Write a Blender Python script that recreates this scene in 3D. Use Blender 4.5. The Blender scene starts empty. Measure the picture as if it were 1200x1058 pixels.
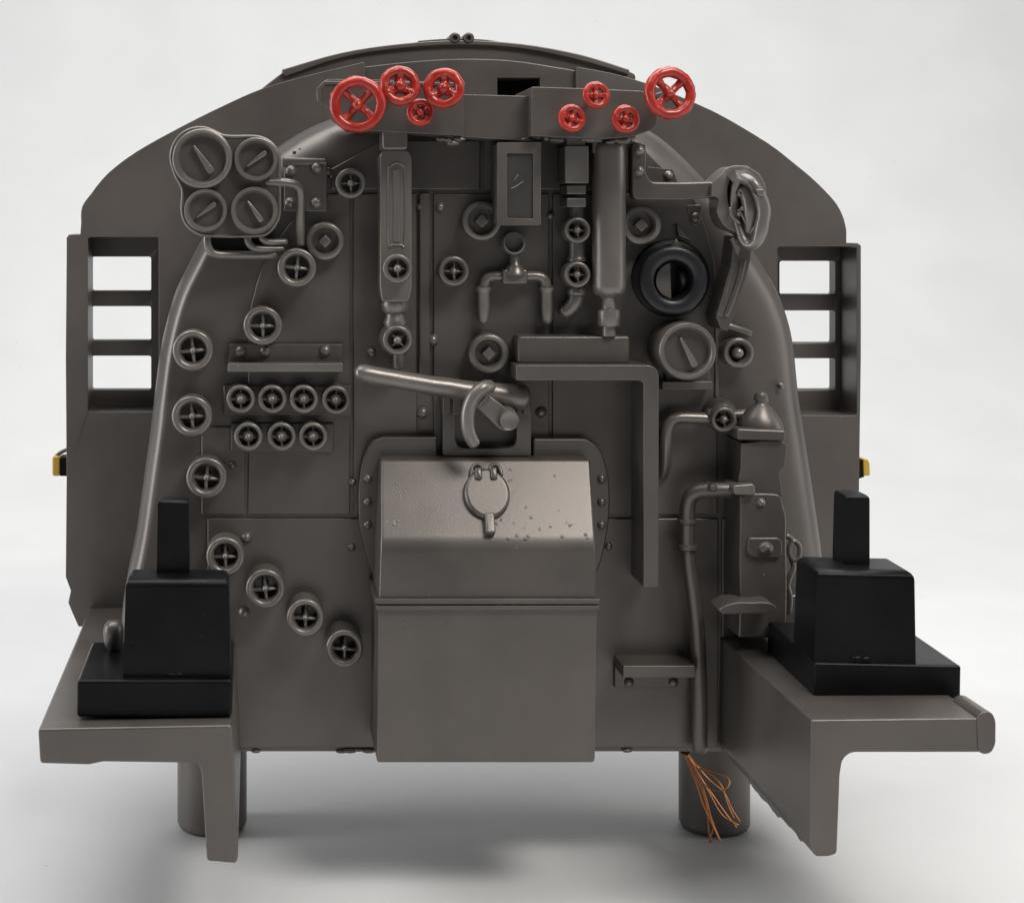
import bpy, bmesh, math, random
from mathutils import Vector, Matrix
R = math.radians
random.seed(7)

# ---------------------------------------------------------------- units
# The model is about 10 cm wide.  Shapes are measured in tenths of a
# millimetre: x to the right, y downwards, d towards the viewer from the
# boiler plate (d = 0).  The camera looks straight at the plate from 2000.
S = 1e-4
DIST = 2000.0
CX, CY = 300.0, 250.0
GROUND = 1022.0

scene = bpy.context.scene
COL = scene.collection


def k(d):
    return (DIST - d) / DIST


def W(x, y, d):
    """measured outline position -> real position (same units)"""
    f = k(d)
    return Vector((CX + (x - CX) * f, -d, -(CY + (y - CY) * f)))


def final(v):
    return Vector(((v.x - 600.0) * S, v.y * S, (v.z + GROUND) * S))


def catmull(pts, n=6, closed=False):
    out = []
    m = len(pts)
    P = [Vector(p) for p in pts]
    rng = range(m) if closed else range(m - 1)
    for i in rng:
        if closed:
            p0, p1, p2, p3 = P[(i - 1) % m], P[i], P[(i + 1) % m], P[(i + 2) % m]
        else:
            p0, p1, p2, p3 = P[max(i - 1, 0)], P[i], P[i + 1], P[min(i + 2, m - 1)]
        for j in range(n):
            t = j / n
            out.append(0.5 * ((2 * p1) + (-p0 + p2) * t + (2 * p0 - 5 * p1 + 4 * p2 - p3) * t * t
                              + (-p0 + 3 * p1 - 3 * p2 + p3) * t ** 3))
    if not closed:
        out.append(P[-1].copy())
    return out


def round_poly(pts, rad, n=5):
    """round the corners of a 2D polygon; rad = number or list"""
    out = []
    m = len(pts)
    for i in range(m):
        r = rad[i] if isinstance(rad, (list, tuple)) else rad
        p0, p1, p2 = Vector(pts[i - 1]), Vector(pts[i]), Vector(pts[(i + 1) % m])
        a, b = (p0 - p1), (p2 - p1)
        if r <= 0 or a.length < 1e-6 or b.length < 1e-6:
            out.append(tuple(p1))
            continue
        r = min(r, a.length * .49, b.length * .49)
        s, e = p1 + a.normalized() * r, p1 + b.normalized() * r
        for j in range(n + 1):
            t = j / n
            q = s * (1 - t) ** 2 + p1 * 2 * t * (1 - t) + e * t * t
            out.append((q.x, q.y))
    return out


def rect(x0, y0, x1, y1, r=0):
    p = [(x0, y0), (x1, y0), (x1, y1), (x0, y1)]
    return round_poly(p, r) if r else p


def ellipse(cx, cy, rx, ry, n=36):
    return [(cx + rx * math.cos(2 * math.pi * i / n), cy + ry * math.sin(2 * math.pi * i / n)) for i in range(n)]


class MB:
    def __init__(self):
        self.bm = bmesh.new()

    def _merge(self, t, mat=None):
        if mat is not None:
            bmesh.ops.transform(t, matrix=mat, verts=t.verts)
        bmesh.ops.recalc_face_normals(t, faces=t.faces)
        me = bpy.data.meshes.new('tmp')
        t.to_mesh(me)
        t.free()
        self.bm.from_mesh(me)
        bpy.data.meshes.remove(me)
        return self

    @staticmethod
    def _bevel(t, bev, seg, ang=28):
        if bev <= 0:
            return
        bmesh.ops.recalc_face_normals(t, faces=t.faces)
        es = [e for e in t.edges if len(e.link_faces) == 2 and e.calc_face_angle(0) > R(ang)]
        bmesh.ops.bevel(t, geom=es, offset=bev, offset_type='OFFSET', segments=seg, profile=.5,
                        affect='EDGES', clamp_overlap=True)

    def prism(self, pts, db, df, bev=2.0, seg=2, front=None, holes=(), mat=None):
        """outline measured at depth df, run back to db; front = optional second outline"""
        t = bmesh.new()
        if holes:
            def loop(ps):
                vs = [t.verts.new(W(p[0], p[1], df)) for p in ps]
                return [t.edges.new((vs[i], vs[(i + 1) % len(vs)])) for i in range(len(vs))]
            es = loop(pts)
            for h in holes:
                es += loop(h)
            bmesh.ops.triangle_fill(t, use_beauty=True, use_dissolve=False, edges=es)
            fs = t.faces[:]
            r = bmesh.ops.extrude_face_region(t, geom=fs, use_keep_orig=True)
            nv = [g for g in r['geom'] if isinstance(g, bmesh.types.BMVert)]
            for v in nv:
                v.co.y = -db
        else:
            f = front or pts
            a = [t.verts.new(W(p[0], p[1], df)) for p in f]
            b = []
            for p in pts:
                w = W(p[0], p[1], df)
                w.y = -db
                b.append(t.verts.new(w))
            n = len(a)
            t.faces.new(a)
            t.faces.new(b[::-1])
            for i in range(n):
                t.faces.new((a[i], b[i], b[(i + 1) % n], a[(i + 1) % n]))
        self._bevel(t, bev, seg)
        return self._merge(t, mat)

    def lathe(self, x, y, dref, prof, n=32, tilt=None):
        """profile of (radius, depth) round an axis towards the viewer"""
        c = W(x, y, dref)
        f = k(dref)
        t = bmesh.new()
        rings = []
        for r, d in prof:
            if r < 1e-4:
                rings.append([t.verts.new((c.x, -d, c.z))])
            else:
                rings.append([t.verts.new((c.x + r * f * math.cos(2 * math.pi * i / n), -d,
                                           c.z + r * f * math.sin(2 * math.pi * i / n))) for i in range(n)])
        for a, b in zip(rings, rings[1:]):
            for i in range(n):
                j = (i + 1) % n
                if len(a) == 1 and len(b) == 1:
                    break
                if len(a) == 1:
                    t.faces.new((a[0], b[i], b[j]))
                elif len(b) == 1:
                    t.faces.new((a[i], b[0], a[j]))
                else:
                    t.faces.new((a[i], b[i], b[j], a[j]))
        m = None
        if tilt:
            m = Matrix.Translation(c) @ Matrix.Rotation(R(tilt[0]), 4, 'X') @ Matrix.Rotation(R(tilt[1]), 4, 'Z') @ Matrix.Translation(-c)
        return self._merge(t, m)

    def vlathe(self, x, d, prof, n=24, sq=1.0):
        """profile of (radius, y) round an upright axis"""
        t = bmesh.new()
        f = k(d)
        rings = []
        for r, y in prof:
            c = W(x, y, d)
            if r < 1e-4:
                rings.append([t.verts.new(c)])
            else:
                rings.append([t.verts.new((c.x + r * f * math.cos(2 * math.pi * i / n),
                                           c.y + sq * r * f * math.sin(2 * math.pi * i / n), c.z)) for i in range(n)])
        for a, b in zip(rings, rings[1:]):
            for i in range(n):
                j = (i + 1) % n
                if len(a) == 1 and len(b) == 1:
                    break
                if len(a) == 1:
                    t.faces.new((a[0], b[i], b[j]))
                elif len(b) == 1:
                    t.faces.new((a[i], b[0], a[j]))
                else:
                    t.faces.new((a[i], b[i], b[j], a[j]))
        if len(rings[0]) > 1:
            t.faces.new(rings[0])
        if len(rings[-1]) > 1:
            t.faces.new(rings[-1][::-1])
        return self._merge(t)

    def tube(self, pts, r, n=12, smooth=6, closed=False, mat=None, cap=True):
        """round bar through (x, y, d) points; r may be a list"""
        P = [W(*p) for p in pts]
        m = len(P)
        rr = [q * k(p[2]) for q, p in zip(r if isinstance(r, (list, tuple)) else [r] * m, pts)]
        if smooth > 1 and m > 2:
            Q = [(v.x, v.y, v.z) for v in P]
            C = catmull(Q, smooth, closed)
            rad = []
            rng = range(m) if closed else range(m - 1)
            for i in rng:
                for j in range(smooth):
                    t_ = j / smooth
                    rad.append(rr[i] * (1 - t_) + rr[(i + 1) % m] * t_)
            if not closed:
                rad.append(rr[-1])
        else:
            C, rad = P, rr
        if cap and not closed:   # domed ends
            d0 = (C[0] - C[1]).normalized()
            d1 = (C[-1] - C[-2]).normalized()
            h = [C[0] + d0 * rad[0] * .55, C[0] + d0 * rad[0] * .35]
            e = [C[-1] + d1 * rad[-1] * .35, C[-1] + d1 * rad[-1] * .55]
            C = h + C + e
            rad = [rad[0] * .45, rad[0] * .82] + rad + [rad[-1] * .82, rad[-1] * .45]
        t = bmesh.new()
        N = len(C)
        tang = []
        for i in range(N):
            if closed:
                v = C[(i + 1) % N] - C[i - 1]
            else:
                v = C[min(i + 1, N - 1)] - C[max(i - 1, 0)]
            tang.append(v.normalized())
        u = tang[0].orthogonal().normalized()
        rings = []
        for i in range(N):
            u = (u - tang[i] * u.dot(tang[i])).normalized()
            w = tang[i].cross(u)
            rings.append([t.verts.new(C[i] + (u * math.cos(2 * math.pi * j / n) + w * math.sin(2 * math.pi * j / n)) * rad[i]) for j in range(n)])
        if closed:
            # close with the twist taken out
            best = min(range(n), key=lambda s: (rings[-1][0].co - rings[0][s].co).length)
            prs = list(zip(rings, rings[1:]))
            for a, b in prs:
                for j in range(n):
                    t.faces.new((a[j], b[j], b[(j + 1) % n], a[(j + 1) % n]))
            a, b = rings[-1], rings[0]
            for j in range(n):
                t.faces.new((a[j], b[(j + best) % n], b[(j + 1 + best) % n], a[(j + 1) % n]))
        else:
            for a, b in zip(rings, rings[1:]):
                for j in range(n):
                    t.faces.new((a[j], b[j], b[(j + 1) % n], a[(j + 1) % n]))
            t.faces.new(rings[0])
            t.faces.new(rings[-1][::-1])
        return self._merge(t, mat)

    def ball(self, x, y, d, r, sx=1, sd=1, sy=1, n=16):
        t = bmesh.new()
        bmesh.ops.create_uvsphere(t, u_segments=n, v_segments=n // 2 + 2, radius=r * k(d))
        return self._merge(t, Matrix.Translation(W(x, y, d)) @ Matrix.Diagonal((sx, sd, sy, 1)))

    def solid(self, verts, faces, bev=0, seg=2):
        """verts are (x, y, d) measured"""
        t = bmesh.new()
        vs = [t.verts.new(W(*v)) for v in verts]
        for f in faces:
            t.faces.new([vs[i] for i in f])
        self._bevel(t, bev, seg)
        return self._merge(t)

    def rough(self, amp, scale, seed=0):
        """slight casting unevenness of the skin"""
        from mathutils import noise
        for v in self.bm.verts:
            p = v.co * scale + Vector((seed * 7.3, seed * 3.1, 0))
            v.co += noise.noise_vector(p) * amp
        return self

    def build(self, name, mat, parent=None, label=None, sharp=46):
        bm = self.bm
        for v in bm.verts:
            v.co = final(v.co)
        lo = Vector((min(v.co.x for v in bm.verts), min(v.co.y for v in bm.verts), min(v.co.z for v in bm.verts)))
        hi = Vector((max(v.co.x for v in bm.verts), max(v.co.y for v in bm.verts), max(v.co.z for v in bm.verts)))
        c = (lo + hi) / 2
        for v in bm.verts:
            v.co -= c
        me = bpy.data.meshes.new(name)
        bm.to_mesh(me)
        bm.free()
        me.polygons.foreach_set('use_smooth', [True] * len(me.polygons))
        me.set_sharp_from_angle(angle=R(sharp))
        me.materials.append(mat)
        o = bpy.data.objects.new(name, me)
        COL.objects.link(o)
        o['origin_world'] = 0
        del o['origin_world']
        WORLD[o.name] = c
        if parent is not None:
            o.parent = parent
            o.location = c - WORLD[parent.name]
        else:
            o.location = c
        wn = o.modifiers.new('normals', 'WEIGHTED_NORMAL')
        wn.keep_sharp = True
        wn.weight = 80
        if label:
            o['label'] = label
        return o


WORLD = {}


def empty(name, x, y, d):
    o = bpy.data.objects.new(name, None)
    o.empty_display_size = .01
    COL.objects.link(o)
    w = W(0, 0, 0)
    w = Vector((x, -d, -y))
    o.location = final(w)
    WORLD[o.name] = final(w)
    return o


def tag(o, label=None, cat=None, group=None, kind=None):
    if label: o['label'] = label
    if cat: o['category'] = cat
    if group: o['group'] = group
    if kind: o['kind'] = kind


# ---------------------------------------------------------------- materials
def nodes_of(name):
    m = bpy.data.materials.new(name)
    m.use_nodes = True
    return m, m.node_tree.nodes, m.node_tree.links, m.node_tree.nodes['Principled BSDF']


def paint(name, col, col2, rough, bump=.25, spec=.5, fine=.55, mottle=.012, coat=0.0, wear=0.0, metal=0.0):
    m, N, L, b = nodes_of(name)
    tc = N.new('ShaderNodeTexCoord')
    mp = N.new('ShaderNodeMapping')
    oi = N.new('ShaderNodeObjectInfo')
    add = N.new('ShaderNodeVectorMath'); add.operation = 'MULTIPLY_ADD'
    mp.inputs['Scale'].default_value = (1 / S,) * 3
    L.new(tc.outputs['Object'], mp.inputs['Vector'])
    L.new(oi.outputs['Random'], add.inputs[0])
    add.inputs[1].default_value = (900, 700, 500)
    L.new(mp.outputs['Vector'], add.inputs[2])
    n1 = N.new('ShaderNodeTexNoise'); n1.inputs['Scale'].default_value = mottle; n1.inputs['Detail'].default_value = 5
    n2 = N.new('ShaderNodeTexNoise'); n2.inputs['Scale'].default_value = fine; n2.inputs['Detail'].default_value = 3
    n3 = N.new('ShaderNodeTexVoronoi'); n3.inputs['Scale'].default_value = .032; n3.inputs['Randomness'].default_value = 1
    for n in (n1, n2, n3):
        L.new(add.outputs[0], n.inputs['Vector'])
    mix = N.new('ShaderNodeMix'); mix.data_type = 'RGBA'
    mix.inputs['A'].default_value = (*col, 1); mix.inputs['B'].default_value = (*col2, 1)
    rp = N.new('ShaderNodeMapRange')
    rp.inputs['From Min'].default_value = .36; rp.inputs['From Max'].default_value = .64
    L.new(n1.outputs['Fac'], rp.inputs['Value'])
    L.new(rp.outputs['Result'], mix.inputs['Factor'])
    # sparse dust specks
    sp = N.new('ShaderNodeMapRange')
    sp.inputs['From Min'].default_value = .035; sp.inputs['From Max'].default_value = .02
    L.new(n3.outputs['Distance'], sp.inputs['Value'])
    mul = N.new('ShaderNodeMath'); mul.operation = 'MULTIPLY'
    mul.inputs[1].default_value = .35
    L.new(sp.outputs['Result'], mul.inputs[0])
    mix2 = N.new('ShaderNodeMix'); mix2.data_type = 'RGBA'
    L.new(mul.outputs[0], mix2.inputs['Factor'])
    L.new(mix.outputs['Result'], mix2.inputs['A'])
    mix2.inputs['B'].default_value = (min(1, col[0] * 3 + .02), min(1, col[1] * 3 + .02), min(1, col[2] * 3 + .02), 1)
    if wear > 0:
        # paint rubbed thin along the edges
        bv = N.new('ShaderNodeBevel'); bv.samples = 4; bv.inputs['Radius'].default_value = 2.2 * S
        ge = N.new('ShaderNodeNewGeometry')
        dt = N.new('ShaderNodeVectorMath'); dt.operation = 'DOT_PRODUCT'
        L.new(bv.outputs['Normal'], dt.inputs[0]); L.new(ge.outputs['Normal'], dt.inputs[1])
        er = N.new('ShaderNodeMapRange')
        er.inputs['From Min'].default_value = .97; er.inputs['From Max'].default_value = .82
        L.new(dt.outputs['Value'], er.inputs['Value'])
        nw = N.new('ShaderNodeTexNoise'); nw.inputs['Scale'].default_value = .05; nw.inputs['Detail'].default_value = 4
        L.new(add.outputs[0], nw.inputs['Vector'])
        nr = N.new('ShaderNodeMapRange')
        nr.inputs['From Min'].default_value = .38; nr.inputs['From Max'].default_value = .62
        nr.inputs['To Min'].default_value = .15; nr.inputs['To Max'].default_value = 1
        L.new(nw.outputs['Fac'], nr.inputs['Value'])
        wm = N.new('ShaderNodeMath'); wm.operation = 'MULTIPLY'
        L.new(er.outputs['Result'], wm.inputs[0]); L.new(nr.outputs['Result'], wm.inputs[1])
        wm2 = N.new('ShaderNodeMath'); wm2.operation = 'MULTIPLY'; wm2.inputs[1].default_value = wear
        L.new(wm.outputs[0], wm2.inputs[0])
        mix3 = N.new('ShaderNodeMix'); mix3.data_type = 'RGBA'
        L.new(wm2.outputs[0], mix3.inputs['Factor'])
        L.new(mix2.outputs['Result'], mix3.inputs['A'])
        mix3.inputs['B'].default_value = (.21, .20, .185, 1)
        mix2 = mix3
    L.new(mix2.outputs['Result'], b.inputs['Base Color'])
    rr = N.new('ShaderNodeMapRange')
    rr.inputs['To Min'].default_value = rough - .07; rr.inputs['To Max'].default_value = rough + .09
    L.new(n1.outputs['Fac'], rr.inputs['Value'])
    L.new(rr.outputs['Result'], b.inputs['Roughness'])
    b.inputs['Metallic'].default_value = metal
    b.inputs['Specular IOR Level'].default_value = spec
    b.inputs['Coat Weight'].default_value = coat
    b.inputs['Coat Roughness'].default_value = .25
    bp = N.new('ShaderNodeBump'); bp.inputs['Strength'].default_value = bump; bp.inputs['Distance'].default_value = .6 * S
    L.new(n2.outputs['Fac'], bp.inputs['Height'])
    bp2 = N.new('ShaderNodeBump'); bp2.inputs['Strength'].default_value = .6; bp2.inputs['Distance'].default_value = 1.2 * S
    L.new(sp.outputs['Result'], bp2.inputs['Height'])
    L.new(bp.outputs['Normal'], bp2.inputs['Normal'])
    L.new(bp2.outputs['Normal'], b.inputs['Normal'])
    return m


GREY = paint('grey_paint', (.102, .090, .0825), (.125, .111, .102), .36, bump=.15, spec=.6, wear=.5, metal=.5)
WALLP = paint('cab_wall_paint', (.108, .095, .088), (.130, .116, .107), .42, bump=.2, spec=.55, wear=.3, metal=.4)
BLACK = paint('black_plastic', (.0025, .0025, .003), (.0075, .0075, .0085), .33, bump=.2, spec=.15)
RUBBER = paint('black_gloss_ring', (.007, .008, .010), (.014, .015, .018), .36, bump=.25, spec=.5)
RED = paint('red_enamel', (.29, .011, .006), (.40, .022, .012), .33, bump=.5, spec=.5, fine=.22, mottle=.05, coat=.25)
YEL = paint('amber_lamp', (.55, .33, .035), (.62, .40, .05), .25, bump=.1)
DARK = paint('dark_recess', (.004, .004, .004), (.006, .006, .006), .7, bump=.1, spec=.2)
GREY2 = paint('brightened_fitting_grey', (.165, .149, .137), (.198, .180, .167), .34, bump=.22, spec=.6, wear=.6, metal=.5)  # lighter copy of the body grey: rub wear plus painted-in rim highlights
WORN = paint('worn_paint', (.106, .094, .086), (.129, .115, .106), .36, bump=.3, spec=.6, wear=1.0, metal=.45)
PANE = paint('pane_paint', (.088, .083, .079), (.108, .102, .097), .26, bump=.3, spec=.6, metal=.5)
PEG = paint('grey_peg', (.11, .10, .095), (.14, .13, .12), .3, bump=.4, spec=.6)


def copper():
    m, N, L, b = nodes_of('copper_wire')
    b.inputs['Base Color'].default_value = (.72, .31, .13, 1)
    b.inputs['Metallic'].default_value = 1
    b.inputs['Roughness'].default_value = .3
    return m


def paper():
    m, N, L, b = nodes_of('white_paper')
    tc = N.new('ShaderNodeTexCoord')
    mp = N.new('ShaderNodeMapping'); mp.inputs['Scale'].default_value = (1 / S,) * 3
    L.new(tc.outputs['Object'], mp.inputs['Vector'])
    n1 = N.new('ShaderNodeTexNoise'); n1.inputs['Scale'].default_value = .004; n1.inputs['Detail'].default_value = 4
    n2 = N.new('ShaderNodeTexNoise'); n2.inputs['Scale'].default_value = .25; n2.inputs['Detail'].default_value = 4
    sp = N.new('ShaderNodeTexVoronoi'); sp.inputs['Scale'].default_value = .011
    for n in (n1, n2, sp):
        L.new(mp.outputs['Vector'], n.inputs['Vector'])
    cr = N.new('ShaderNodeValToRGB')
    cr.color_ramp.elements[0].position = .3; cr.color_ramp.elements[0].color = (.57, .575, .58, 1)
    cr.color_ramp.elements[1].position = .7; cr.color_ramp.elements[1].color = (.605, .61, .615, 1)
    L.new(n1.outputs['Fac'], cr.inputs['Fac'])
    mr = N.new('ShaderNodeMapRange')
    mr.inputs['From Min'].default_value = .03; mr.inputs['From Max'].default_value = .015
    mr.inputs['To Max'].default_value = .45
    L.new(sp.outputs['Distance'], mr.inputs['Value'])
    mix = N.new('ShaderNodeMix'); mix.data_type = 'RGBA'
    L.new(mr.outputs['Result'], mix.inputs['Factor'])
    L.new(cr.outputs['Color'], mix.inputs['A'])
    mix.inputs['B'].default_value = (.25, .24, .22, 1)
    L.new(mix.outputs['Result'], b.inputs['Base Color'])
    b.inputs['Roughness'].default_value = .62
    b.inputs['Specular IOR Level'].default_value = .25
    bp = N.new('ShaderNodeBump'); bp.inputs['Strength'].default_value = .15; bp.inputs['Distance'].default_value = .5 * S
    L.new(n2.outputs['Fac'], bp.inputs['Height'])
    L.new(bp.outputs['Normal'], b.inputs['Normal'])
    return m


COPPER = copper()
PAPER = paper()

# ---------------------------------------------------------------- setting
def backdrop():
    bm = bmesh.new()
    prof = [(-3000, 0), (-900, 0), (0, 0), (900, 0), (1700, 0)]
    rad, y0 = 1900, 1700
    for i in range(1, 13):
        a = R(90) * i / 12
        prof.append((y0 + rad * math.sin(a), rad * (1 - math.cos(a))))
    prof.append((y0 + rad, 7000))
    xs = [-6500, -3000, 0, 3000, 6500]
    g = [[bm.verts.new((x * S, p[0] * S, p[1] * S)) for x in xs] for p in prof]
    for a, b in zip(g, g[1:]):
        for i in range(len(xs) - 1):
            bm.faces.new((a[i], a[i + 1], b[i + 1], b[i]))
    me = bpy.data.meshes.new('backdrop')
    bm.to_mesh(me); bm.free()
    me.polygons.foreach_set('use_smooth', [True] * len(me.polygons))
    me.materials.append(PAPER)
    o = bpy.data.objects.new('backdrop', me)
    COL.objects.link(o)
    o['kind'] = 'structure'
    o['label'] = 'white paper sweep under and behind the model'


backdrop()

# ---------------------------------------------------------------- the model
cab = empty('model_locomotive_cab', 565, GROUND, 0)
tag(cab, 'grey scale model of a steam locomotive cab showing its boiler backhead with red handwheels', 'model cab')

WD = -184.0   # depth of the cab wall


def rivet(parent, x, y, r=6, d=2, mat=None):
    r *= .9
    m = MB().lathe(x, y, d, [(r * 1.15, d - 2), (r * 1.1, d), (r * .95, d + r * .35), (r * .68, d + r * .7), (r * .3, d + r * .9), (0, d + r * .95)], n=16)
    return m.build('rivet', mat or GREY2, parent)


# --- cab wall
left_edge = [(92, 734), (84, 716), (80, 706), (83, 692), (77, 676), (78, 560), (77, 420), (78, 300), (78, 279), (81, 275), (94, 275)]
top_left = catmull([(95, 262), (96, 243), (107, 227), (127, 203), (160, 178), (210, 150), (260, 125), (308, 104), (368, 87), (427, 73)], 4)
top_right = catmull([(676, 79), (716, 86), (755, 97), (784, 108), (817, 122), (850, 138), (900, 168), (930, 191), (955, 212), (978, 236), (988, 254), (992, 270)], 4)
right_edge = [(992, 285), (1005, 285), (1009, 288), (1009, 420), (1007, 560), (1005, 734)]
mid_top = [(427, 135), (676, 135)]
outline = left_edge + [(p.x, p.y) for p in [Vector((*q, 0)) if not isinstance(q, Vector) else q for q in top_left]] + mid_top + [(p.x, p.y) for p in top_right] + right_edge
win_l = rect(103, 278, 186, 483, 3)
win_r = rect(911, 289, 1004, 487, 3)
slot = rect(583, 92, 633, 130)


def c2(pts, n=4):
    return [(p.x, p.y) for p in catmull([(a, b, 0) for a, b in pts], n)]


top_left = c2([(95, 262), (96, 243), (107, 227), (127, 203), (160, 178), (210, 150), (260, 125), (308, 104), (368, 87), (427, 73)])
top_right = c2([(676, 79), (716, 86), (755, 97), (784, 108), (817, 122), (850, 138), (900, 168), (930, 191), (955, 212), (978, 236), (988, 254), (992, 270)])
outline = left_edge + top_left + mid_top + top_right + right_edge
MB().prism(outline, WD - 64, WD, bev=2.2, holes=(win_l, win_r)).build('cab_wall', WALLP, cab)
# dark box behind the slot
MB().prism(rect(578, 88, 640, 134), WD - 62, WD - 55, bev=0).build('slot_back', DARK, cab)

for (ox0, ox1, fx0, fx1, rows) in ((107, 177, 95, 200, ((301, 341), (359, 399), (417, 457))),
                                   (914, 979, 900, 997, ((306, 345), (364, 402), (420, 457)))):
    hs = [rect(ox0, a, ox1, b, 3) for a, b in rows]
    MB().prism(rect(fx0, 276 if fx0 < 500 else 286.5, fx1, 489), WD - 88, WD - 62.5, bev=1.5, holes=hs).build('window_frame', WALLP, cab)

# fascia band above the middle of the wall and the roof hatch
MB().prism(c2([(422, 79), (480, 72.5), (540, 69), (600, 71), (660, 80), (682, 84)]) + [(682, 150), (422, 150)], WD - 54, WD - 9, bev=1.6, holes=(slot,)).build('fascia', WORN, cab)
arc_o = c2([(302, 108), (322, 92), (345, 78), (400, 63), (470, 53), (540, 49), (610, 53), (680, 66), (738, 84), (745, 92)])
arc_i = c2([(742, 98), (690, 84), (610, 67), (540, 62), (470, 66), (400, 79), (345, 96), (312, 112)])
h = MB()
h.prism(arc_o + [(744, 114), (690, 101), (645, 88), (570, 88), (430, 92), (302, 118)], WD - 420, WD - 18, bev=2)
h.prism(c2([(330, 82), (400, 62), (470, 51.5), (540, 47.5), (610, 51.5), (680, 64), (738, 82)]) + c2([(737, 88), (680, 71), (610, 57), (540, 53), (470, 57), (400, 68), (335, 90)]), WD - 420, WD - 12, bev=1.5)
hatch = h.build('roof_hatch', WALLP, cab)
h = MB()
for px in (533, 549):
    h.lathe(px, 45, WD - 14, [(0, WD - 70), (6.5, WD - 70), (6.5, WD - 12), (5, WD - 10), (3, WD - 10), (2.5, WD - 14), (0, WD - 14)], n=16)
h.prism(c2([(490, 48), (515, 46), (541, 45.5), (568, 46.5), (590, 50)]) + [(590, 55), (490, 55)], WD - 300, WD - 16, bev=1)
h.build('hatch_hinge', WALLP, hatch)
roof_out = c2([(98, 246), (107, 227), (127, 203), (160, 178), (210, 150), (260, 125), (308, 104), (368, 87), (427, 77), (480, 78), (540, 72), (600, 75), (660, 84), (716, 90), (755, 98), (784, 109), (817, 123), (850, 139), (900, 169), (930, 192), (955, 213), (978, 238)], 3)
cx0, cy0 = 545, 300
roof_in = [(p[0] + (cx0 - p[0]) * .02, p[1] + 10) for p in roof_out][::-1]
MB().prism(roof_out + roof_in, WD - 420, WD - 65, bev=1).build('cab_roof', WALLP, cab)

for (x0, x1, xm, y0) in ((60, 76.5, 70.5, 0), (1008, 1020, 1012.5, 0)):
    d = WD - 40
    if x0 < 500:
        m = MB().prism(rect(69.5, 536, 86, 558, 2), d - 30, d, bev=1.5)
        lampb = m.build('side_lamp', DARK, cab, label='side lamp with an amber lens on the left flank')
        MB().prism(rect(61, 535, 70, 558, 3), d - 26, d + 3, bev=2).build('lens', YEL, lampb)
        MB().tube([(64, 537, d - 10), (70, 531, d - 10), (80, 526, d - 10)], 2.2, smooth=3).build('bracket', PEG, lampb)
    else:
        m = MB().prism([(1002, 538), (1007, 538), (1013, 541), (1013, 559), (1007, 561), (1002, 561)], d - 30, d, bev=1)
        lampb = m.build('side_lamp', DARK, cab, label='side lamp with an amber lens on the right flank')
        MB().prism([(1011.5, 538), (1017, 538), (1019.5, 543), (1020, 557.5), (1012, 557.5)], d - 26, d + 3, bev=1.5).build('lens', YEL, lampb)

# --- boiler backhead: rounded shoulder swept round the outline
sil = c2([(138, 880), (139, 800), (143, 720), (150, 670), (160, 620), (170, 550), (177, 500), (182, 456), (190, 400), (204, 347), (222, 308), (242, 272), (280, 220), (325, 173), (387, 140), (460, 124), (550, 119), (640, 121), (720, 135), (775, 163), (825, 211), (858, 252), (881, 292), (910, 341), (927, 392), (935, 460), (943, 513), (953, 580), (963, 653), (968, 720), (972, 800), (974, 880)], 5)
bh = bmesh.new()
DS = -56.0
base = [W(p[0], p[1], DS) for p in sil]
base2 = [(v.x, v.z) for v in base]
nn = len(base2)
bot = base2[0][1]
bot = -880.0
base2 = [(a, max(b, bot) if 0 < i < nn - 1 else bot) for i, (a, b) in enumerate(base2)]
nrm = []
for i in range(nn):
    a, b = Vector(base2[max(i - 1, 0)]), Vector(base2[min(i + 1, nn - 1)])
    t_ = (b - a).normalized()
    nrm.append(Vector((t_.y, -t_.x)))
rings = []


def ring(d, inset):
    vs = []
    for i, (p, n_) in enumerate(zip(base2, nrm)):
        u = i / (nn - 1)
        amt = inset * (20 + 42 * max(0.0, min(1.0, (u - .36) / .10)) + 26 * max(0.0, min(1.0, (u - .46) / .16)))
        q = Vector(p) + n_ * amt
        z = q.y if 0 < i < nn - 1 else bot
        vs.append(bh.verts.new((q.x, -d, max(z, bot))))
    rings.append(vs)


ring(WD, 0)
ring(WD * .7, 0)
NA = 20
for i in range(NA + 1):
    u_ = i / NA
    u_ = u_ ** 1.4
    ring(DS * (.5 * (1 - u_) ** 2 + .5 * (1 - u_) ** 10), u_)
for a, b in zip(rings, rings[1:]):
    for i in range(nn - 1):
        bh.faces.new((a[i], a[i + 1], b[i + 1], b[i]))
bh.faces.new(rings[-1])
for a, b in zip(rings, rings[1:]):
    pass
bh.faces.new([r_[0] for r_ in rings] + [r_[-1] for r_ in rings][::-1])
bmesh.ops.remove_doubles(bh, verts=bh.verts, dist=.01)
B = MB()
B._merge(bh)
TH = 4.0
plates = [
    [(291, 372), (300, 335), (312, 300), (340, 262), (385, 227), (410.5, 227), (410.5, 603), (291, 603)],
    [(414, 227), (489, 227), (489, 603), (414, 603)],
    [(508, 227), (643.5, 227), (643.5, 603), (508, 603)],
    [(647.5, 227), (812, 227), (828, 270), (838, 310), (841, 360), (841, 603), (647.5, 603)],
    [(388, 198), (449, 165), (563, 165), (563, 222.5), (388, 222.5)],
    [(567.5, 165), (745, 165), (775, 195), (800, 222.5), (567.5, 222.5)],
    [(243, 607.5), (842, 607.5), (842, 876), (243, 876)],
    [(846, 607.5), (905, 607.5), (908, 876), (846, 876)],
    [(236, 500), (287, 500), (287, 603), (236, 603)],
]
for p in plates:
    B.prism(p, -2, TH, bev=1.6)
B.prism(rect(491.5, 227, 504, 447), -2, TH + 5, bev=1.8)
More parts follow.
